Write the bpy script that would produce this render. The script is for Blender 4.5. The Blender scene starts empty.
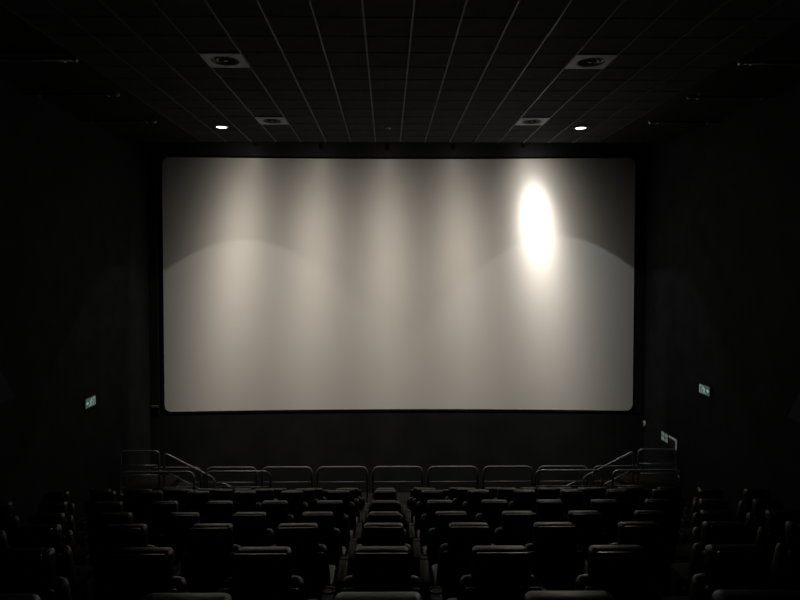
import bpy, bmesh, math, random
from mathutils import Vector, Matrix

S = bpy.context.scene
COL = S.collection
random.seed(4)

# ------------------------------------------------------------------ camera, world, exposure
CAM = (-0.28, 0.0, 6.0)
cd = bpy.data.cameras.new('camera')
cam = bpy.data.objects.new('camera', cd)
COL.objects.link(cam)
cam.location = CAM
cam.rotation_euler = (math.radians(90 - 1.6), 0, math.radians(-0.6))
cd.sensor_width = 36.0
cd.lens = 27.0                                   # 600 px of focal length on 800 px
cd.shift_x = 6.2 / 800
cd.shift_y = -14.2 / 800
cd.clip_end = 200
S.camera = cam

w = bpy.data.worlds.new('dark_hall')
S.world = w
w.use_nodes = True
w.node_tree.nodes['Background'].inputs[0].default_value = (0, 0, 0, 1)
w.node_tree.nodes['Background'].inputs[1].default_value = 0.0

vs = S.view_settings
vs.view_transform = 'Standard'
vs.look = 'None'
vs.exposure = 0.0
vs.gamma = 1.0
vs.use_curve_mapping = False

# ------------------------------------------------------------------ lamps over the screen
# Each wash lamp has the beam profile of a reflector lamp: a sum of gaussian lobes (half width in degrees, candlepower).
UNIT = 54.5
WARM = (1.0, 0.885, 0.735)
LOBES = [(8, 27.8), (13, 22.2), (21, 4.14), (35, 0.62)]
HOT_LOBES = [(7.5, 48.0), (17, 4.2)]
LAMP_Y, LAMP_Z = 14.70, 10.10


def beam_nodes(light, lobes, cut=None):
    """strength of a light as a function of the angle from its axis"""
    light.use_nodes = True
    nt = light.node_tree
    em = nt.nodes['Emission']
    tc = nt.nodes.new('ShaderNodeTexCoord')
    sp = nt.nodes.new('ShaderNodeSeparateXYZ')
    nt.links.new(tc.outputs['Normal'], sp.inputs[0])

    def mth(op, a, b=None):
        n = nt.nodes.new('ShaderNodeMath')
        n.operation = op
        for k, v in enumerate((a, b)):
            if v is None:
                continue
            if isinstance(v, (int, float)):
                n.inputs[k].default_value = v
            else:
                nt.links.new(v, n.inputs[k])
        return n.outputs[0]
    cosa = mth('ABSOLUTE', sp.outputs['Z'])
    dev = mth('SUBTRACT', 1.0, cosa)
    tot = None
    for deg, c in lobes:
        if deg is None:
            t = mth('MULTIPLY', c, 1.0)
        else:
            e = mth('EXPONENT', mth('MULTIPLY', dev, -1.0 / (1 - math.cos(math.radians(deg)))))
            t = mth('MULTIPLY', e, c)
        tot = t if tot is None else mth('ADD', tot, t)
    nt.links.new(tot, em.inputs['Strength'])


def spot(name, loc, aim, half_deg, blend, lobes, colour, parent=None):
    ld = bpy.data.lights.new(name, 'SPOT')
    ld.energy = UNIT
    ld.color = colour
    ld.spot_size = math.radians(2 * half_deg)
    ld.spot_blend = blend
    ld.shadow_soft_size = 0.03
    beam_nodes(ld, lobes)
    o = bpy.data.objects.new(name, ld)
    COL.objects.link(o)
    d = Vector(aim) - Vector(loc)
    o.rotation_euler = d.to_track_quat('-Z', 'Y').to_euler()
    o.location = loc
    return o


WASH_X = (-3.75, -2.03, -0.29, 1.46, 3.30)
WASH_AIM = []
for i, X in enumerate(WASH_X):
    out = (-1.11, -0.48, 0, 0.48, 1.11)[i]
    WASH_AIM.append((X + out, 15.9, 0.0))
    spot('wash_light', (X, LAMP_Y, LAMP_Z), WASH_AIM[i], 75, 0.3, LOBES, WARM)
spot('wash_light', (3.30, LAMP_Y, LAMP_Z), (3.70, 15.9, 6.88), 75, 0.3, HOT_LOBES, (1.0, 0.93, 0.82))

# ------------------------------------------------------------------ materials


def material(name, col, rough=0.6, metal=0.0, spec=0.5, noise=None, bump=None, emit=None, estr=1.0):
    m = bpy.data.materials.new(name)
    m.use_nodes = True
    nt = m.node_tree
    b = nt.nodes['Principled BSDF']
    b.inputs['Base Color'].default_value = (*col, 1)
    b.inputs['Roughness'].default_value = rough
    b.inputs['Metallic'].default_value = metal
    b.inputs['Specular IOR Level'].default_value = spec
    if emit:
        b.inputs['Emission Color'].default_value = (*emit, 1)
        b.inputs['Emission Strength'].default_value = estr
    tc = None
    if noise or bump:
        tc = nt.nodes.new('ShaderNodeTexCoord')
    if noise:
        sc, amt = noise
        n = nt.nodes.new('ShaderNodeTexNoise')
        n.inputs['Scale'].default_value = sc
        n.inputs['Detail'].default_value = 3
        nt.links.new(tc.outputs['Object'], n.inputs['Vector'])
        r = nt.nodes.new('ShaderNodeValToRGB')
        r.color_ramp.elements[0].position = 0.3
        r.color_ramp.elements[1].position = 0.7
        r.color_ramp.elements[0].color = (*[c * (1 - amt) for c in col], 1)
        r.color_ramp.elements[1].color = (*[min(1, c * (1 + amt)) for c in col], 1)
        nt.links.new(n.outputs['Fac'], r.inputs['Fac'])
        nt.links.new(r.outputs['Color'], b.inputs['Base Color'])
    if bump:
        sc, st = bump
        n = nt.nodes.new('ShaderNodeTexNoise')
        n.inputs['Scale'].default_value = sc
        n.inputs['Detail'].default_value = 4
        nt.links.new(tc.outputs['Object'], n.inputs['Vector'])
        bp = nt.nodes.new('ShaderNodeBump')
        bp.inputs['Strength'].default_value = st
        bp.inputs['Distance'].default_value = 0.004
        nt.links.new(n.outputs['Fac'], bp.inputs['Height'])
        nt.links.new(bp.outputs['Normal'], b.inputs['Normal'])
    return m


M = dict(
    screen=material('screen_vinyl', (0.80, 0.80, 0.795), 0.85, spec=0.1, noise=(0.6, 0.012)),
    velvet=material('black_velvet', (0.010, 0.010, 0.011), 0.95, spec=0.05),
    front=material('black_masking_cloth', (0.0165, 0.018, 0.0205), 0.9, spec=0.1, noise=(1.5, 0.2)),
    wall=material('black_acoustic_cloth', (0.017, 0.019, 0.022), 0.92, spec=0.1, noise=(2.0, 0.25), bump=(60, 0.3)),
    carpet=material('dark_carpet', (0.008, 0.008, 0.008), 0.95, spec=0.05, noise=(8, 0.4), bump=(140, 0.5)),
    tile=material('black_ceiling_tile', (0.033, 0.036, 0.041), 0.9, spec=0.1, noise=(3, 0.15), bump=(90, 0.3)),
    tee=material('dark_ceiling_grid', (0.052, 0.057, 0.064), 0.5, spec=0.4),
    void=material('black_paint', (0.010, 0.010, 0.010), 0.9, spec=0.1),
    steel=material('satin_steel', (0.46, 0.48, 0.52), 0.42, metal=0.8, noise=(12, 0.15)),
    steel_dim=material('shaded_steel', (0.050, 0.053, 0.058), 0.5, spec=0.35, noise=(12, 0.15)),  # steel with dimmer light put into its colour
    front_lightened=material('lightened_masking_cloth', (0.038, 0.040, 0.044), 0.85, spec=0.1, noise=(2, 0.1)),  # masking cloth lightened to stand in for missing lamp light
    vent=material('grey_vent_plate', (0.34, 0.37, 0.41), 0.6, noise=(5, 0.08)),
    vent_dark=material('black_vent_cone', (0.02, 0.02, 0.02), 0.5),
    leather=material('dark_seat_leather', (0.0085, 0.0095, 0.0125), 0.36, spec=0.32, noise=(14, 0.2), bump=(45, 0.25)),
    shell=material('black_seat_plastic', (0.012, 0.012, 0.013), 0.25, spec=0.5),
    gloss=material('glossy_seat_rim', (0.05, 0.05, 0.052), 0.14, spec=1.0),
    armpad=material('armrest_rubber', (0.010, 0.010, 0.011), 0.5, spec=0.16),
    frame=material('black_seat_metal', (0.015, 0.015, 0.015), 0.45, metal=0.3),
    black=material('black_housing', (0.02, 0.02, 0.02), 0.5),
    trim=material('lamp_trim', (0.10, 0.10, 0.10), 0.4),
    lens=material('lamp_lens', (0.9, 0.9, 0.9), 0.3, emit=(1.0, 0.97, 0.90), estr=6.0),
    speaker=material('slate_speaker', (0.030, 0.033, 0.055), 0.85, spec=0.15, bump=(120, 0.4)),
    sgreen=material('exit_green', (0.02, 0.12, 0.09), 0.4, emit=(0.026, 0.058, 0.050), estr=1.0),
    swhite=material('exit_white', (0.6, 0.7, 0.66), 0.4, emit=(0.15, 0.185, 0.175), estr=1.0),
    pale=material('pale_plate', (0.45, 0.47, 0.46), 0.5, noise=(9, 0.1)),
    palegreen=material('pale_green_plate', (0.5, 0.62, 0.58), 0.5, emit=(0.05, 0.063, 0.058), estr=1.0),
    brick_red=material('dull_red_plate', (0.10, 0.05, 0.05), 0.5),
)

# ------------------------------------------------------------------ mesh helpers


def finish(name, bm, mat, parent=None, smooth=False, loc=None, rot=None):
    me = bpy.data.meshes.new(name)
    bmesh.ops.recalc_face_normals(bm, faces=bm.faces[:])
    bm.to_mesh(me)
    bm.free()
    me.materials.append(mat)
    if smooth:
        for p in me.polygons:
            p.use_smooth = True
    o = bpy.data.objects.new(name, me)
    COL.objects.link(o)
    if parent:
        o.parent = parent
    if loc:
        o.location = loc
    if rot:
        o.rotation_euler = rot
    return o


def share(src, name, parent, loc):
    o = bpy.data.objects.new(name, src.data)
    COL.objects.link(o)
    o.parent = parent
    o.location = loc
    return o


def box(bm, x0, x1, y0, y1, z0, z1, mtx=None):
    vs_ = [bm.verts.new((x, y, z)) for z in (z0, z1) for y in (y0, y1) for x in (x0, x1)]
    if mtx:
        for v in vs_:
            v.co = mtx @ v.co
    for f in ((0, 1, 3, 2), (4, 6, 7, 5), (0, 4, 5, 1), (2, 3, 7, 6), (0, 2, 6, 4), (1, 5, 7, 3)):
        bm.faces.new([vs_[i] for i in f])
    return vs_


def soft_box(x0, x1, y0, y1, z0, z1, r, seg=3, taper=None, mtx=None):
    """box with rounded edges; taper = (scale of x at the top)"""
    bm = bmesh.new()
    vv = box(bm, x0, x1, y0, y1, z0, z1)
    if taper:
        cx = (x0 + x1) / 2
        for v in vv:
            if v.co.z > (z0 + z1) / 2:
                v.co.x = cx + (v.co.x - cx) * taper
    bmesh.ops.recalc_face_normals(bm, faces=bm.faces[:])
    bmesh.ops.bevel(bm, geom=bm.edges[:], offset=r, segments=seg, profile=0.5, affect='EDGES')
    if mtx:
        bmesh.ops.transform(bm, matrix=mtx, verts=bm.verts[:])
    return bm


def tube(bm, pts, r, n=8, cap=True):
    pts = [Vector(p) for p in pts]
    rings = []
    ref = None
    for i, p in enumerate(pts):
        a = pts[max(0, i - 1)]
        b = pts[min(len(pts) - 1, i + 1)]
        t = (b - a).normalized()
        if ref is None:
            ref = Vector((0, 0, 1)) if abs(t.z) < 0.9 else Vector((0, 1, 0))
        u = (ref - t * ref.dot(t))
        if u.length < 1e-4:
            u = Vector((1, 0, 0)) - t * t.x
        u.normalize()
        ref = u
        v = t.cross(u)
        rings.append([bm.verts.new(p + (u * math.cos(k * 2 * math.pi / n) + v * math.sin(k * 2 * math.pi / n)) * r) for k in range(n)])
    for a, b in zip(rings, rings[1:]):
        for k in range(n):
            bm.faces.new((a[k], a[(k + 1) % n], b[(k + 1) % n], b[k]))
    if cap:
        bm.faces.new(rings[0])
        bm.faces.new(rings[-1][::-1])


def lathe(bm, prof, n=24, mtx=None, close=True):
    rings = []
    for r, z in prof:
        rings.append([bm.verts.new((r * math.cos(k * 2 * math.pi / n), r * math.sin(k * 2 * math.pi / n), z)) for k in range(n)])
    for a, b in zip(rings, rings[1:]):
        for k in range(n):
            bm.faces.new((a[k], a[(k + 1) % n], b[(k + 1) % n], b[k]))
    if close:
        bm.faces.new(rings[0])
        bm.faces.new(rings[-1])
    if mtx:
        bmesh.ops.transform(bm, matrix=mtx, verts=bm.verts[:])


def arc_path(pts, r, n=4):
    """polyline with its inner corners rounded"""
    pts = [Vector(p) for p in pts]
    out = [pts[0]]
    for i in range(1, len(pts) - 1):
        a, p, b = pts[i - 1], pts[i], pts[i + 1]
        u, v = (a - p).normalized(), (b - p).normalized()
        rr = min(r, (a - p).length * 0.45, (b - p).length * 0.45)
        s, e = p + u * rr, p + v * rr
        for k in range(n + 1):
            t = k / n
            out.append(s * (1 - t) ** 2 + p * 2 * t * (1 - t) + e * t * t)
    out.append(pts[-1])
    return out


def tag(o, label=None, cat=None, group=None, kind=None):
    if label:
        o['label'] = label
    if cat:
        o['category'] = cat
    if group:
        o['group'] = group
    if kind:
        o['kind'] = kind
    return o


def empty(name, loc, label, cat, group=None, rz=0.0):
    o = bpy.data.objects.new(name, None)
    COL.objects.link(o)
    o.location = loc
    o.rotation_euler = (0, 0, rz)
    o.empty_display_size = 0.1
    return tag(o, label, cat, group)


ORD = ['zeroth', 'first', 'second', 'third', 'fourth', 'fifth', 'sixth', 'seventh', 'eighth', 'ninth', 'tenth']

# ------------------------------------------------------------------ room shell
WX, CX = 6.5, 0.03
YB, YF = -3.2, 16.05
CEIL = 9.07
# rows of seats: distance of the head rest and height of its top
ROW_Y = [1.85 + 1.2 * k for k in range(9)]
ROW_TOP = [4.945, 4.536, 4.148, 3.742, 3.382, 3.05, 2.635, 2.20, 1.725]
SEAT_H = 1.05
ROW_Z = [t - SEAT_H for t in ROW_TOP]

def slab(name, mat, *b):
    bm = bmesh.new()
    box(bm, *b)
    return tag(finish(name, bm, mat), kind='structure')


wall_left = slab('wall_left', M['wall'], -WX - 0.2, -WX, YB, YF + 0.2, -0.2, 10.4)
wall_right = slab('wall_right', M['wall'], WX, WX + 0.2, YB, YF + 0.2, -0.2, 10.4)
wall_front = slab('wall_front', M['front'], -WX, WX, YF, YF + 0.2, -0.2, 10.4)
slab('wall_back', M['wall'], -WX - 0.2, WX + 0.2, YB - 0.2, YB, -0.2, 10.4)
slab('floor', M['carpet'], -WX, WX, 12.6, YF, -0.2, 0.0)

# stepped floor under the rows
prof = [(YB, 0.0), (YB, 4.30)]
for k in range(9):
    y0 = ROW_Y[k] - 0.30
    zprev = 4.30 if k == 0 else ROW_Z[k - 1]
    prof += [(y0, zprev), (y0, ROW_Z[k])]
prof += [(12.66, ROW_Z[8]), (12.66, -0.2), (YB, -0.2)]
prof = [p for i, p in enumerate(prof) if i != 0]
bm = bmesh.new()
L = [bm.verts.new((-WX, y, z)) for y, z in prof]
R = [bm.verts.new((WX, y, z)) for y, z in prof]
for i in range(len(prof)):
    j = (i + 1) % len(prof)
    bm.faces.new((L[i], L[j], R[j], R[i]))
bm.faces.new(L)
bm.faces.new(R[::-1])
tiers = tag(finish('floor', bm, M['carpet']), kind='structure')
src = None
for k in range(1, 9):
    for s in (-1, 1):
        h = (ROW_Z[k - 1] - ROW_Z[k]) / 2
        y0 = ROW_Y[k] - 0.30
        bm = bmesh.new()
        xa, xb = sorted((s * 5.25, s * WX))
        box(bm, xa, xb, y0, y0 + 0.32, ROW_Z[k], ROW_Z[k] + h)
        finish('aisle_step', bm, M['carpet'], tiers)

# ceiling: plain slab above, tile field below, plain strips at the sides
bm = bmesh.new()
box(bm, -WX, WX, YB, 14.65, 9.12, 9.2)
ceiling = tag(finish('ceiling', bm, M['void']), kind='structure')
bm = bmesh.new()
box(bm, -WX, WX, 14.65, YF, 10.3, 10.4)
box(bm, -WX, WX, 14.50, 14.55, 9.2, 10.3)
tag(finish('ceiling', bm, M['void']), kind='structure')
for s in (-1, 1):
    xa, xb = sorted((CX + s * 4.8, s * WX))
    bm = bmesh.new()
    box(bm, xa, xb, YB, 14.65, 9.065, 9.12)
    finish('side_strip', bm, M['void'], ceiling)
YT0 = 5.65
vent_cells = []
xs = [CX + 0.6 * n for n in range(-8, 9)]
ys = [YT0 + 0.6 * m for m in range(16)]
holes = {(3, 5), (12, 5), (3, 11), (12, 11)}
tile_src = None
for i in range(16):
    for j in range(15):
        c = (xs[i] + 0.3, ys[j] + 0.3, CEIL + 0.012)
        if (i, j) in holes:
            vent_cells.append(c)
            continue
        if tile_src is None:
            bm = soft_box(-0.287, 0.287, -0.287, 0.287, 0.0, 0.02, 0.006, 1)
            tile_src = finish('ceiling_tile', bm, M['tile'], ceiling, loc=c)
        else:
            share(tile_src, 'ceiling_tile', ceiling, c)
bm = bmesh.new()
y = YT0
while y > YB + 0.6:
    for i in range(16):
        box(bm, xs[i] + 0.013, xs[i] + 0.587, y - 0.587, y - 0.013, CEIL + 0.012, CEIL + 0.032)
    y -= 0.6
tag(finish('ceiling_tiles', bm, M['tile'], ceiling), kind='stuff')
bar_src = None
for x in xs:
    if bar_src is None:
        bm = bmesh.new()
        box(bm, -0.010, 0.010, YB, 14.65, 0, 0.03)
        bar_src = finish('grid_bar', bm, M['tee'], ceiling, loc=(x, 0, CEIL))
    else:
        share(bar_src, 'grid_bar', ceiling, (x, 0, CEIL))
cross_src = None
for y in ys:
    if cross_src is None:
        bm = bmesh.new()
        box(bm, -4.8, 4.8, -0.0125, 0.0125, 0.006, 0.03)
        cross_src = finish('cross_bar', bm, M['tile'], ceiling, loc=(CX, y, CEIL))
    else:
        share(cross_src, 'cross_bar', ceiling, (CX, y, CEIL))

# ------------------------------------------------------------------ cinema screen
SCX, SHW, SZ0, SZ1, SAG = 0.037, 6.16, 2.255, 8.905, 0.25
SC_Y = 15.7


def screen_y(x):
    return SC_Y + SAG * (1 - ((x - SCX) / SHW) ** 2)


def round_rect(hw, z0, z1, r, n=6):
    pts = []
    for cx, cz, a0 in ((hw - r, z1 - r, 0), (-hw + r, z1 - r, 90), (-hw + r, z0 + r, 180), (hw - r, z0 + r, 270)):
        for k in range(n + 1):
            a = math.radians(a0 + 90 * k / n)
            pts.append((cx + r * math.cos(a), cz + r * math.sin(a)))
    return pts


screen = empty('cinema_screen', (SCX, YF, SZ0), 'wide pale curved cinema screen on the black front wall', 'screen')


def screen_local(x, z, off=0.0):
    return (x, screen_y(x + SCX) - off - YF, z - SZ0)


# fabric: vertical strips, rounded at the corners
bm = bmesh.new()
N, RC = 64, 0.17
cols = []
for i in range(N + 1):
    # finer strips near the two ends
    t = i / N
    x = -math.cos(t * math.pi) * SHW
    e = SHW - abs(x)
    ins = 0.0 if e >= RC else RC - math.sqrt(max(0, RC ** 2 - (RC - e) ** 2))
    za, zb = SZ0 + ins, SZ1 - ins
    cols.append([bm.verts.new(screen_local(x, za + (zb - za) * k / 6)) for k in range(7)])
for a, b in zip(cols, cols[1:]):
    for k in range(6):
        bm.faces.new((a[k], b[k], b[k + 1], a[k + 1]))
fab = finish('screen_fabric', bm, M['screen'], screen)
sm = fab.modifiers.new('thickness', 'SOLIDIFY')
sm.thickness = 0.01
sm.offset = 0
# frame: four black velvet bars following the curve
FW = 0.055
for nm, side in (('frame_bar', 'b'), ('frame_bar', 't'), ('frame_bar', 'l'), ('frame_bar', 'r')):
    bm = bmesh.new()
    if side in 'bt':
        za, zb = (SZ0 - FW, SZ0 - 0.004) if side == 'b' else (SZ1 + 0.004, SZ1 + FW)
        rings = []
        for i in range(33):
            x = -SHW - FW + (2 * SHW + 2 * FW) * i / 32
            ring = []
            for off, z in ((0.008, za), (0.008, zb), (-0.05, zb), (-0.05, za)):
                ring.append(bm.verts.new(screen_local(x, z, off)))
            rings.append(ring)
        for a, b in zip(rings, rings[1:]):
            for k in range(4):
                bm.faces.new((a[k], a[(k + 1) % 4], b[(k + 1) % 4], b[k]))
        bm.faces.new(rings[0])
        bm.faces.new(rings[-1])
    else:
        s = -1 if side == 'l' else 1
        xa, xb = sorted((s * (SHW + 0.004), s * (SHW + FW)))
        yy = screen_y(SCX + s * SHW) - YF
        box(bm, xa, xb, yy - 0.008, yy + 0.34, -0.003, SZ1 - SZ0 + 0.003)
    finish(nm, bm, M['velvet'], screen)
# black cloth panels of the front wall under and over the screen follow its curve
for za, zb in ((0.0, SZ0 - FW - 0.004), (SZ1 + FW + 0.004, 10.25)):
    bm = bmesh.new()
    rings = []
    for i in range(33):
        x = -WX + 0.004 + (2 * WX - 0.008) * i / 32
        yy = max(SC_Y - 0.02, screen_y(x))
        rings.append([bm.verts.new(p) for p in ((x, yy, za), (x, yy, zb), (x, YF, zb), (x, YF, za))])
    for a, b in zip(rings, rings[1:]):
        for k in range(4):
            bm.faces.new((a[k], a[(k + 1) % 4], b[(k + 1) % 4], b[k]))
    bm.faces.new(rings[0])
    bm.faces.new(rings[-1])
    finish('cloth_panel' if za < 1 else 'lightened_panel', bm, M['front'] if za < 1 else M['front_lightened'], wall_front)  # upper panel carries the lightened cloth, brightening the band above the screen
for s in (-1, 1):
    bm = bmesh.new()
    xa, xb = sorted((s * (SHW + FW + 0.045), s * (WX - 0.004)))
    box(bm, xa, xb, SC_Y - 0.02, YF, SZ0 - FW, SZ1 + FW)
    finish('cloth_panel', bm, M['front'], wall_front)
bm = bmesh.new()
for sx in (-4, 0, 4):
    for z in (1.0, 6.0):
        box(bm, sx - 0.1, sx + 0.1, screen_y(sx + SCX) + 0.006 - YF, 0.0, z - 0.05, z + 0.05)
finish('wall_bracket', bm, M['black'], screen)

# ------------------------------------------------------------------ lamps: housings over the screen, two ceiling downlights
names = ['far left', 'second from the left', 'middle', 'second from the right', 'far right']
for i, X in enumerate(WASH_X):
    t = empty('wash_lamp', (X, LAMP_Y, LAMP_Z), 'black wash lamp above the ceiling edge, %s of five' % names[i],
              'lamp', 'wash lamps over the screen')
    d = (Vector(WASH_AIM[i]) - Vector((X, LAMP_Y, LAMP_Z))).normalized()
    q = d.to_track_quat('-Z', 'Y').to_matrix().to_4x4()
    bm = bmesh.new()
    lathe(bm, [(0.05, 0.18), (0.06, 0.16), (0.075, 0.03), (0.07, 0.03), (0.05, 0.15)], 16, q)
    finish('lamp_housing', bm, M['black'], t, smooth=True)
    bm = bmesh.new()
    tube(bm, [q @ Vector((0, 0, 0.17)), (0, 0, 10.3 - LAMP_Z)], 0.012, 8)
    finish('lamp_stem', bm, M['black'], t)
    ay, az = 15.52 - LAMP_Y, 9.50 - LAMP_Z  # unseen fill lamp on an arm, added to brighten the screen's top edge
    bm = bmesh.new()
    tube(bm, arc_path([(0.0, 0.0, 0.185), (0, ay, 0.185), (0, ay, az + 0.06)], 0.1), 0.01, 8)
    arm = finish('fill_arm', bm, M['black'], t)
    bm = bmesh.new()
    lathe(bm, [(0.015, 0.07), (0.035, 0.06), (0.040, 0.0), (0.036, 0.0), (0.030, 0.05)], 14, Matrix.Translation((0, ay, az)))
    finish('fill_lamp', bm, M['black'], arm, smooth=True)
    spot('fill_light', (X, 15.52, 9.49), (X + (-0.02, 0, 0, 0, 0.02)[i], 15.75, 8.75), 75, 0.3, [(14, 0.055), (24, 0.03)], (1.0, 0.93, 0.78))  # added light for the bright spots along the top edge

for s, nm in ((-1, 'left'), (1, 'right')):
    t = empty('downlight', (CX + s * 3.9, 13.12, CEIL + 0.011), 'lit round white downlight in the dark ceiling, nearer the %s wall' % nm,
              'lamp', 'lit ceiling downlights')
    bm = bmesh.new()
    lathe(bm, [(0.112, 0.004), (0.150, 0.0), (0.150, -0.012), (0.125, -0.022), (0.112, -0.016), (0.112, 0.004)], 28, close=False)
    finish('trim_ring', bm, M['trim'], t, smooth=True)
    bm = bmesh.new()
    lathe(bm, [(0.0005, -0.014), (0.06, -0.0135), (0.111, -0.010), (0.111, -0.002), (0.0005, -0.002)], 28)
    finish('lamp_lens', bm, M['lens'], t, smooth=True)
    ax = Vector((-0.0136, 0.1777, -0.984) if s < 0 else (0.0323, 0.2477, -0.9683))
    p = Vector((CX + s * 3.9, 13.12, CEIL - 0.04))
    spot('downlight_beam', p, p + ax, 40.25 if s < 0 else 37.56, 0.03, [(None, 0.50), (30, 2.75)],
         (1.0, 0.92, 0.80) if s < 0 else (0.95, 0.97, 0.93))

t = empty('smoke_detector', (-0.268, 13.17, CEIL + 0.012), 'small round smoke detector on the ceiling between the two downlights', 'detector')
bm = bmesh.new()
lathe(bm, [(0.062, 0.0), (0.062, -0.012), (0.052, -0.030), (0.0005, -0.036)], 20)
finish('detector_base', bm, M['vent'], t, smooth=True)
bm = bmesh.new()
lathe(bm, [(0.030, -0.030), (0.026, -0.048), (0.0005, -0.052)], 16)
finish('detector_cap', bm, M['black'], t, smooth=True)

# ------------------------------------------------------------------ air vents in the ceiling
vlab = {(-1, 0): 'nearer vent on the left', (1, 0): 'nearer vent on the right',
        (-1, 1): 'farther vent by the left downlight', (1, 1): 'farther vent by the right downlight'}
for c in vent_cells:
    s = -1 if c[0] < 0 else 1
    far = 1 if c[1] > 10 else 0
    t = empty('air_vent', (c[0], c[1], CEIL), 'square grey ceiling air vent with round dark cones, ' + vlab[(s, far)], 'vent', 'square ceiling vents')
    bm = bmesh.new()
    # plate with a round hole
    n = 32
    outer, inner = [], []
    for k in range(n):
        a = 2 * math.pi * k / n
        ca, sa = math.cos(a), math.sin(a)
        m = 0.297 / max(abs(ca), abs(sa))
        outer.append((ca * m, sa * m))
        inner.append((ca * 0.205, sa * 0.205))
    vo = [bm.verts.new((*p, -0.006)) for p in outer]
    vi = [bm.verts.new((*p, -0.010)) for p in inner]
    vu = [bm.verts.new((*p, 0.02)) for p in outer]
    vj = [bm.verts.new((*p, 0.04)) for p in inner]
    for k in range(n):
        j = (k + 1) % n
        bm.faces.new((vo[k], vo[j], vi[j], vi[k]))
        bm.faces.new((vo[k], vu[k], vu[j], vo[j]))
        bm.faces.new((vi[k], vi[j], vj[j], vj[k]))
    finish('vent_plate', bm, M['vent'], t)
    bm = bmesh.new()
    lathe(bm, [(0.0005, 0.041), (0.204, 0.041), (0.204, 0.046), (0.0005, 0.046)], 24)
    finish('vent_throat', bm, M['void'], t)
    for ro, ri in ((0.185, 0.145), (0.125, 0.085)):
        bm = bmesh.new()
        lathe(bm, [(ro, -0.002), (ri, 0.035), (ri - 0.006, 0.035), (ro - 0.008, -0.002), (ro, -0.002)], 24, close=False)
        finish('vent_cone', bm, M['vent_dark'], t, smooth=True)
    bm = bmesh.new()
    lathe(bm, [(0.0005, -0.012), (0.035, -0.008), (0.040, 0.0), (0.03, 0.042)], 16)
    finish('vent_knob', bm, M['trim'], t, smooth=True)

# ------------------------------------------------------------------ pipe arms under the ceiling at both sides
PIPES = [(-1, 8.72, -4.74), (-1, 10.44, -4.91), (-1, 12.31, -5.0), (1, 8.75, 4.84), (1, 10.50, 4.97), (1, 12.28, 5.08)]
pn = ['nearest of three', 'middle of three', 'farthest of three']
for i, (s, y, xe) in enumerate(PIPES):
    t = empty('ceiling_pipe', (xe, y, 9.0), '%s pipe arm under the ceiling at the %s wall, %s' % ('pale grey' if i % 3 == 0 else 'shaded grey', 'left' if s < 0 else 'right', pn[i % 3]),
              'pipe', 'pipe arms under the ceiling')
    bm = bmesh.new()
    tube(bm, [(0, 0, 0), (s * WX - xe, 0, 0)], 0.026, 12)
    finish('pipe', bm, M['steel'] if i % 3 == 0 else M['steel_dim'], t, smooth=True)  # farther pipes: scant light painted in as darker steel
    bm = bmesh.new()
    lathe(bm, [(0.0005, -0.03), (0.025, -0.028), (0.04, -0.012), (0.042, 0.03), (0.027, 0.04)], 14,
          Matrix.Rotation(math.radians(90 * s), 4, 'Y'))
    finish('end_cap', bm, M['steel'], t, smooth=True)
    for dx in (0.16, abs(s * WX - xe) - 0.25):
        bm = bmesh.new()
        tube(bm, arc_path([(s * dx, -0.04, 0.065), (s * dx, -0.04, -0.034), (s * dx, 0.04, -0.034), (s * dx, 0.04, 0.065)], 0.03), 0.008, 6)
        finish('pipe_clamp', bm, M['steel'], t)

# ------------------------------------------------------------------ things on the walls


def poly(bm, pts, y0, y1):
    a = [bm.verts.new((x, y0, z)) for x, z in pts]
    b = [bm.verts.new((x, y1, z)) for x, z in pts]
    bm.faces.new(a)
    bm.faces.new(b[::-1])
    for i in range(len(pts)):
        j = (i + 1) % len(pts)
        bm.faces.new((a[i], a[j], b[j], b[i]))


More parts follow.
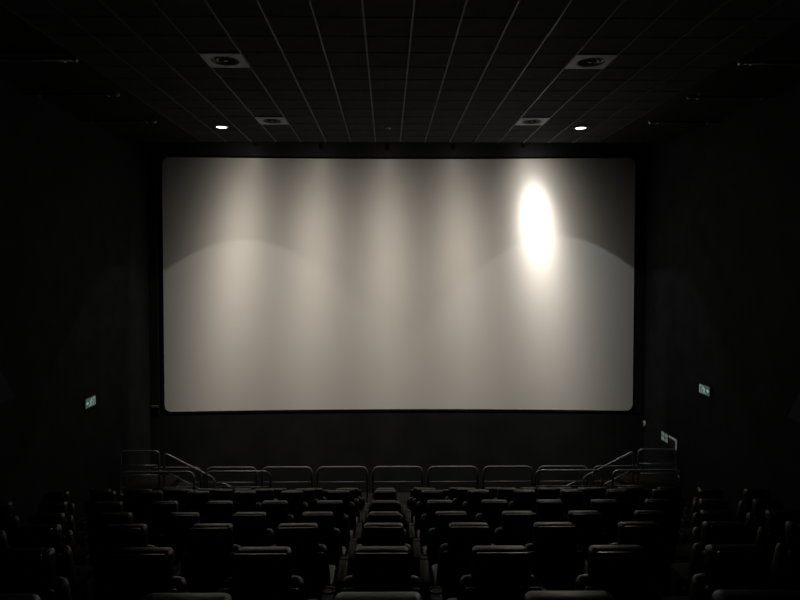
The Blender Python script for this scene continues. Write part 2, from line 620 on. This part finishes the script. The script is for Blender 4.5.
def exit_sign(loc, rz, label, flip=1):
    """lit running-man sign, face towards local -y"""
    t = empty('exit_sign', loc, label, 'sign', 'lit green exit signs', rz)
    hw, hh = 0.215, 0.105
    bm = soft_box(-hw, hw, -0.045, 0.0, -hh, hh, 0.008, 2)
    finish('sign_housing', bm, M['black'], t)
    bm = bmesh.new()
    box(bm, -hw + 0.008, hw - 0.008, -0.049, -0.044, -hh + 0.008, hh - 0.008)
    finish('sign_face', bm, M['sgreen'], t)
    f = flip

    def P(bm, pts):
        poly(bm, [(x * f, z) for x, z in pts], -0.052, -0.048)
    bm = bmesh.new()      # running figure
    P(bm, [(0.035 + 0.019 * math.cos(a), 0.058 + 0.019 * math.sin(a)) for a in [k * math.pi / 5 for k in range(10)]])
    P(bm, [(0.0, 0.04), (0.03, 0.036), (0.012, -0.018), (-0.022, -0.012)])
    P(bm, [(0.02, 0.036), (0.055, 0.02), (0.068, 0.032), (0.074, 0.024), (0.056, 0.004), (0.02, 0.02)])
    P(bm, [(0.002, 0.038), (-0.034, 0.028), (-0.042, -0.004), (-0.032, -0.006), (-0.024, 0.018), (0.0, 0.022)])
    P(bm, [(0.01, -0.012), (0.042, -0.04), (0.034, -0.078), (0.018, -0.076), (0.022, -0.044), (-0.012, -0.016)])
    P(bm, [(-0.006, -0.014), (-0.026, -0.05), (-0.066, -0.056), (-0.066, -0.07), (-0.018, -0.068), (0.006, -0.022)])
    finish('running_figure', bm, M['swhite'], t)
    bm = bmesh.new()      # doorway
    P(bm, [(0.085, -0.08), (0.085, 0.082), (0.185, 0.082), (0.185, -0.08), (0.168, -0.08), (0.168, 0.066), (0.102, 0.066), (0.102, -0.08)])
    finish('doorway_symbol', bm, M['swhite'], t)
    bm = bmesh.new()      # arrow
    P(bm, [(-0.19, -0.016), (-0.19, 0.016), (-0.14, 0.016), (-0.14, 0.05), (-0.085, 0.0), (-0.14, -0.05), (-0.14, -0.016)])
    finish('arrow_symbol', bm, M['swhite'], t)
    return t


exit_sign((-WX, 12.47, 3.235), math.radians(90), 'small lit green exit sign on the left wall', 1)
exit_sign((WX, 12.62, 3.43), math.radians(-90), 'small lit green exit sign high on the right wall', -1)

# a pale four-field plate, an angled notice, an oval plate and a switch low on the right wall
t = empty('door_sign', (WX, 14.46, 1.90), 'small pale green plate of four fields beside the angled notice', 'sign', None, math.radians(-90))
bm = soft_box(-0.19, 0.19, -0.02, 0, -0.12, 0.12, 0.006, 2)
finish('plate', bm, M['black'], t)
for dx in (-0.09, 0.09):
    for dz in (-0.056, 0.056):
        bm = soft_box(dx - 0.075, dx + 0.075, -0.024, -0.018, dz - 0.045, dz + 0.045, 0.003, 1)
        finish('plate_field', bm, M['palegreen'], t)
t = empty('wall_notice', (WX, 14.04, 1.885), 'small dark red notice with pale top and side border on the right wall', 'notice', None, math.radians(-90))
bm = soft_box(-0.2, 0.2, -0.02, 0, -0.13, 0.13, 0.006, 2)
finish('notice_board', bm, M['brick_red'], t)
bm = bmesh.new()
poly(bm, [(-0.195, 0.125), (0.195, 0.125), (0.195, -0.125), (0.14, -0.125), (0.14, 0.075), (-0.195, 0.075)], -0.026, -0.019)
finish('notice_border', bm, M['palegreen'], t)
t = empty('wall_plate', (WX, 15.66, 1.90), 'grey oval wall plate in the corner right of the screen', 'plate', None, math.radians(-90))
bm = bmesh.new()
lathe(bm, [(0.0005, 0.03), (0.07, 0.027), (0.085, 0.0)], 20,
      Matrix.Rotation(math.radians(25), 4, 'Y') @ Matrix.Scale(1.35, 4, (0, 0, 1)) @ Matrix.Rotation(math.radians(90), 4, 'X'))
finish('oval_cover', bm, M['pale'], t, smooth=True)
bm = bmesh.new()
tube(bm, [(0, -0.045, 0.05), (0, -0.045, -0.05)], 0.01, 8)
finish('cover_bar', bm, M['black'], t)
t = empty('wall_switch', (WX, 13.69, 1.235), 'grey double switch box low on the right wall near the railing', 'switch', None, math.radians(-90))
bm = soft_box(-0.075, 0.075, -0.03, 0, -0.1, 0.1, 0.01, 2)
finish('switch_box', bm, M['black'], t)
for dz in (-0.045, 0.045):
    bm = bmesh.new()
    lathe(bm, [(0.055, 0.028), (0.05, 0.045), (0.0005, 0.05)], 16, Matrix.Translation((0, 0, dz)) @ Matrix.Rotation(math.radians(90), 4, 'X'))
    finish('switch_knob', bm, M['pale'], t, smooth=True)
t = empty('cable_socket', (-6.37, SC_Y - 0.02, 2.40), 'tiny dark socket on the front wall left of the screen corner', 'socket')
bm = soft_box(-0.09, 0.09, -0.03, 0, -0.035, 0.035, 0.008, 2)
finish('socket_box', bm, M['trim'], t)
bm = bmesh.new()
for dx in (-0.04, 0.04):
    lathe(bm, [(0.018, 0.029), (0.018, 0.034), (0.0005, 0.034)], 10, Matrix.Translation((dx, 0, 0)) @ Matrix.Rotation(math.radians(90), 4, 'X'))
finish('socket_face', bm, M['black'], t)

# wedge shaped speakers on the side walls
for s, nm, y1, zt in ((-1, 'left', 9.37, 4.62), (1, 'right', 9.46, 4.25)):
    t = empty('wall_speaker', (s * WX, y1 - 0.3, zt - 0.35), 'dark slate wedge speaker fixed on the %s wall' % nm, 'speaker', 'wall speakers')
    bm = bmesh.new()
    pr = [(0.0, 0.35), (0.10, 0.35), (0.40, -0.28), (0.36, -0.35), (0.0, -0.35)]
    a = [bm.verts.new((-s * x, -0.3, z)) for x, z in pr]
    b = [bm.verts.new((-s * x, 0.3, z)) for x, z in pr]
    bm.faces.new(a)
    bm.faces.new(b[::-1])
    for i in range(5):
        bm.faces.new((a[i], a[(i + 1) % 5], b[(i + 1) % 5], b[i]))
    finish('speaker_body', bm, M['speaker'], t)
    bm = bmesh.new()
    g = [(0.115, 0.33), (0.385, -0.24)]
    a = [bm.verts.new((-s * (x + o), y, z + o * 0.4)) for (x, z) in g for y in (-0.27, 0.27) for o in (0.0, 0.012)]
    for f in ((0, 2, 6, 4), (1, 5, 7, 3), (0, 1, 3, 2), (4, 6, 7, 5), (0, 4, 5, 1), (2, 3, 7, 6)):
        bm.faces.new([a[i] for i in f])
    finish('speaker_grille', bm, M['speaker'], t)

# ------------------------------------------------------------------ railings
TR = 0.022


def rail_panel(name, x0, x1, y, zt, zb, mids, label, group, slope=0.0, cat='railing', r=0.16, mat='steel'):
    """bent-tube panel from x0 to x1; slope = rise per metre along +x; zb = floor under each post (two values)"""
    t = empty(name, ((x0 + x1) / 2, y, 0), label, cat, group)
    c = (x0 + x1) / 2

    def z(x):
        return zt + slope * (x - c)
    bm = bmesh.new()
    tube(bm, arc_path([(x0 - c, 0, zb[0]), (x0 - c, 0, z(x0)), (x1 - c, 0, z(x1)), (x1 - c, 0, zb[1])], r, 6), TR, 10)
    finish('bent_tube', bm, M[mat], t, smooth=True)
    for m in mids:
        bm = bmesh.new()
        tube(bm, [(x0 - c, 0, z(x0) - m), (x1 - c, 0, z(x1) - m)], 0.015, 8)
        finish('middle_bar', bm, M[mat], t, smooth=True)
    for x, b in ((x0, zb[0]), (x1, zb[1])):
        bm = bmesh.new()
        lathe(bm, [(0.055, 0.0), (0.055, 0.01), (0.03, 0.014)], 12, Matrix.Translation((x - c, 0, b)))
        finish('base_flange', bm, M[mat], t)
    return t


# nine panels in front of the screen
for k in range(9):
    x0 = -6.30 + 1.412 * k
    if k == 4:
        place = 'middle panel'
    elif k < 4:
        place = ('end panel' if k == 0 else ORD[k + 1] + ' panel') + ' from the left wall'
    else:
        place = ('end panel' if k == 8 else ORD[9 - k] + ' panel') + ' from the right wall'
    rail_panel('guard_rail', x0, x0 + 1.26, 15.2, 0.945, (0, 0), (0.385,),
               'long shaded grey railing below the screen, ' + place, 'railing panels below the screen', mat='steel_dim')  # steel darkened here to offset the strong downlights
# panels on the front edge of the seat tier
FE = ROW_Z[8]
for x0, x1, lb in ((-5.92, -4.36, 'outer panel on the left'), (-4.14, -2.75, 'inner panel on the left'),
                   (2.85, 4.28, 'inner panel on the right'), (4.50, 5.95, 'outer panel on the right')):
    rail_panel('tier_rail', x0, x1, 12.57, 1.73, (FE, FE), (0.335,),
               'grey steel railing on the edge of the front row, ' + lb, 'railings before the front row')

# side landings with steps down towards the middle, their railings
LZ = 0.82
for s, nm in ((-1, 'left'), (1, 'right')):
    t = empty('side_stairs', (s * (WX - 0.02), 13.8, 0), 'dark carpeted side landing with steps at the %s wall' % nm, 'stairs', 'side stairs')
    bm = bmesh.new()
    xa, xb = sorted((0.0, -s * 1.0))
    box(bm, xa, xb, 12.67 - 13.8, 15.0 - 13.8, 0, LZ)
    finish('landing', bm, M['carpet'], t)
    for k in range(4):
        xa, xb = sorted((-s * (1.0 + 0.32 * k), -s * (1.0 + 0.32 * (k + 1))))
        bm = bmesh.new()
        box(bm, xa, xb, 13.75 - 13.8, 15.0 - 13.8, 0, LZ * (4 - k) / 5)
        finish('step', bm, M['carpet'], t)
    xa, xb = sorted((s * 6.40, s * 5.52))
    rail_panel('landing_rail', xa, xb, 13.7, 1.83, (LZ, LZ), (0.33, 0.56),
               'level grey steel railing on the %s landing, above the tier railing' % nm, 'landing railings', r=0.1)
    xa, xb = sorted((s * 5.40, s * 4.24))
    z_in, z_out = 1.19, 1.80
    sl = (z_out - z_in) / 1.16 * s
    zb_out, zb_in = 0.0, 0.0
    rail_panel('stair_rail', xa, xb, 13.68, (z_in + z_out) / 2, (zb_out, zb_in) if s < 0 else (zb_in, zb_out), (0.42,),
               'sloping grey stair handrail from the %s landing, upper panel' % nm, 'stair handrails', slope=sl, cat='handrail', r=0.12)
    xa, xb = sorted((s * 4.09, s * 3.45))
    rail_panel('stair_rail', xa, xb, 13.68, 0.945, (0, 0), (0.3,),
               'sloping grey stair handrail from the %s landing, short lower panel' % nm, 'stair handrails', slope=0.50 * s, cat='handrail', r=0.1)

# ------------------------------------------------------------------ cinema seats
PITCH = 0.62
TILT = Matrix.Translation((0, 0.02, 0.62)) @ Matrix.Rotation(math.radians(9), 4, 'X') @ Matrix.Translation((0, 0, -0.62))

# the head rest leans forward again from the top of the back
HEAD = Matrix.Translation((0, 0.029, 0.885)) @ Matrix.Rotation(math.radians(-6), 4, 'X') @ Matrix.Translation((0, -0.05, -0.88))


def make_seat():
    t = empty('cinema_chair', (0, 0, 0), 'x', 'chair', 'rows of black cinema seats')
    finish('seat_cushion', soft_box(-0.245, 0.245, 0.10, 0.62, 0.36, 0.49, 0.045), M['leather'], t, True)
    # back rest: wide padded body, narrower padded head rest above it, hard shell behind
    finish('backrest', soft_box(-0.245, 0.245, 0.0, 0.13, 0.40, 0.885, 0.045, taper=0.86, mtx=TILT), M['leather'], t, True)
    finish('headrest', soft_box(-0.155, 0.155, -0.005, 0.105, 0.875, 1.052, 0.028, taper=0.94, mtx=HEAD), M['leather'], t, True)
    finish('back_shell', soft_box(-0.22, 0.22, -0.035, 0.0, 0.36, 0.895, 0.016, 2, taper=0.90, mtx=TILT), M['shell'], t, True)
    bm = soft_box(-0.135, 0.135, -0.036, -0.006, 0.88, 1.042, 0.013, 2, taper=0.96, mtx=HEAD)
    finish('headrest_shell', bm, M['shell'], t, True)
    rim = HEAD @ Matrix.Translation((0, -0.024, 1.044)) @ Matrix.Rotation(math.radians(-4), 4, 'X')
    finish('headrest_rim', soft_box(-0.132, 0.132, -0.012, 0.012, -0.012, 0.008, 0.005, 2, mtx=rim), M['gloss'], t, True)
    # right armrest with cup holder on its side standard
    ar = finish('armrest', soft_box(-0.038, 0.038, 0.02, 0.46, 0.585, 0.64, 0.02, 3), M['armpad'], t, True, loc=(PITCH / 2, 0, 0))
    bm = bmesh.new()
    lathe(bm, [(0.030, 0.639), (0.036, 0.643), (0.040, 0.639), (0.040, 0.55), (0.030, 0.55), (0.030, 0.639)], 14, Matrix.Translation((0, 0.40, 0)), close=False)
    finish('cup_holder', bm, M['shell'], ar, True)
    finish('side_panel', soft_box(-0.022, 0.022, 0.06, 0.40, 0.0, 0.59, 0.01, 2), M['frame'], t, loc=(PITCH / 2, 0, 0))
    bm = bmesh.new()
    box(bm, -0.06, 0.06, 0.16, 0.46, 0.012, 0.37)
    box(bm, -0.16, 0.16, 0.12, 0.50, 0.0, 0.012)
    finish('pedestal', bm, M['frame'], t)
    return t


def copy_tree(o, parent=None):
    c = o.copy()
    COL.objects.link(c)
    if parent:
        c.parent = parent
    for ch in o.children:
        copy_tree(ch, c)
    return c


proto = make_seat()
first = True
row_name = ['the nearest row', 'the second row ahead', 'the third row ahead', 'the fourth row ahead', 'the fifth row ahead',
            'the sixth row ahead', 'the seventh row ahead', 'the second row from the front', 'the front row']
for k in range(9):
    lim = 400 * ROW_Y[k] / 600 / PITCH
    for n in range(-7, 9):
        if abs(n) > lim + 1.0:
            continue
        if first:
            o = proto
            first = False
        else:
            o = copy_tree(proto)
        o.location = (-0.31 + PITCH * n, ROW_Y[k], ROW_Z[k])
        o.rotation_euler.z = random.uniform(-0.012, 0.012)
        if n == 0:
            wh = 'the middle one'
        else:
            wh = '%s %s of the middle' % (ORD[abs(n)], 'left' if n < 0 else 'right')
        o['label'] = 'black cinema seat in %s, %s' % (row_name[k], wh)
        if n == -7:                      # closing armrest at the open end of a row
            src_a = [c for c in o.children if c.name.startswith('armrest')][0]
            src_p = [c for c in o.children if c.name.startswith('side_panel')][0]
            for q in (src_a, src_p):
                c = copy_tree(q, o)
                c.location.x = -PITCH / 2
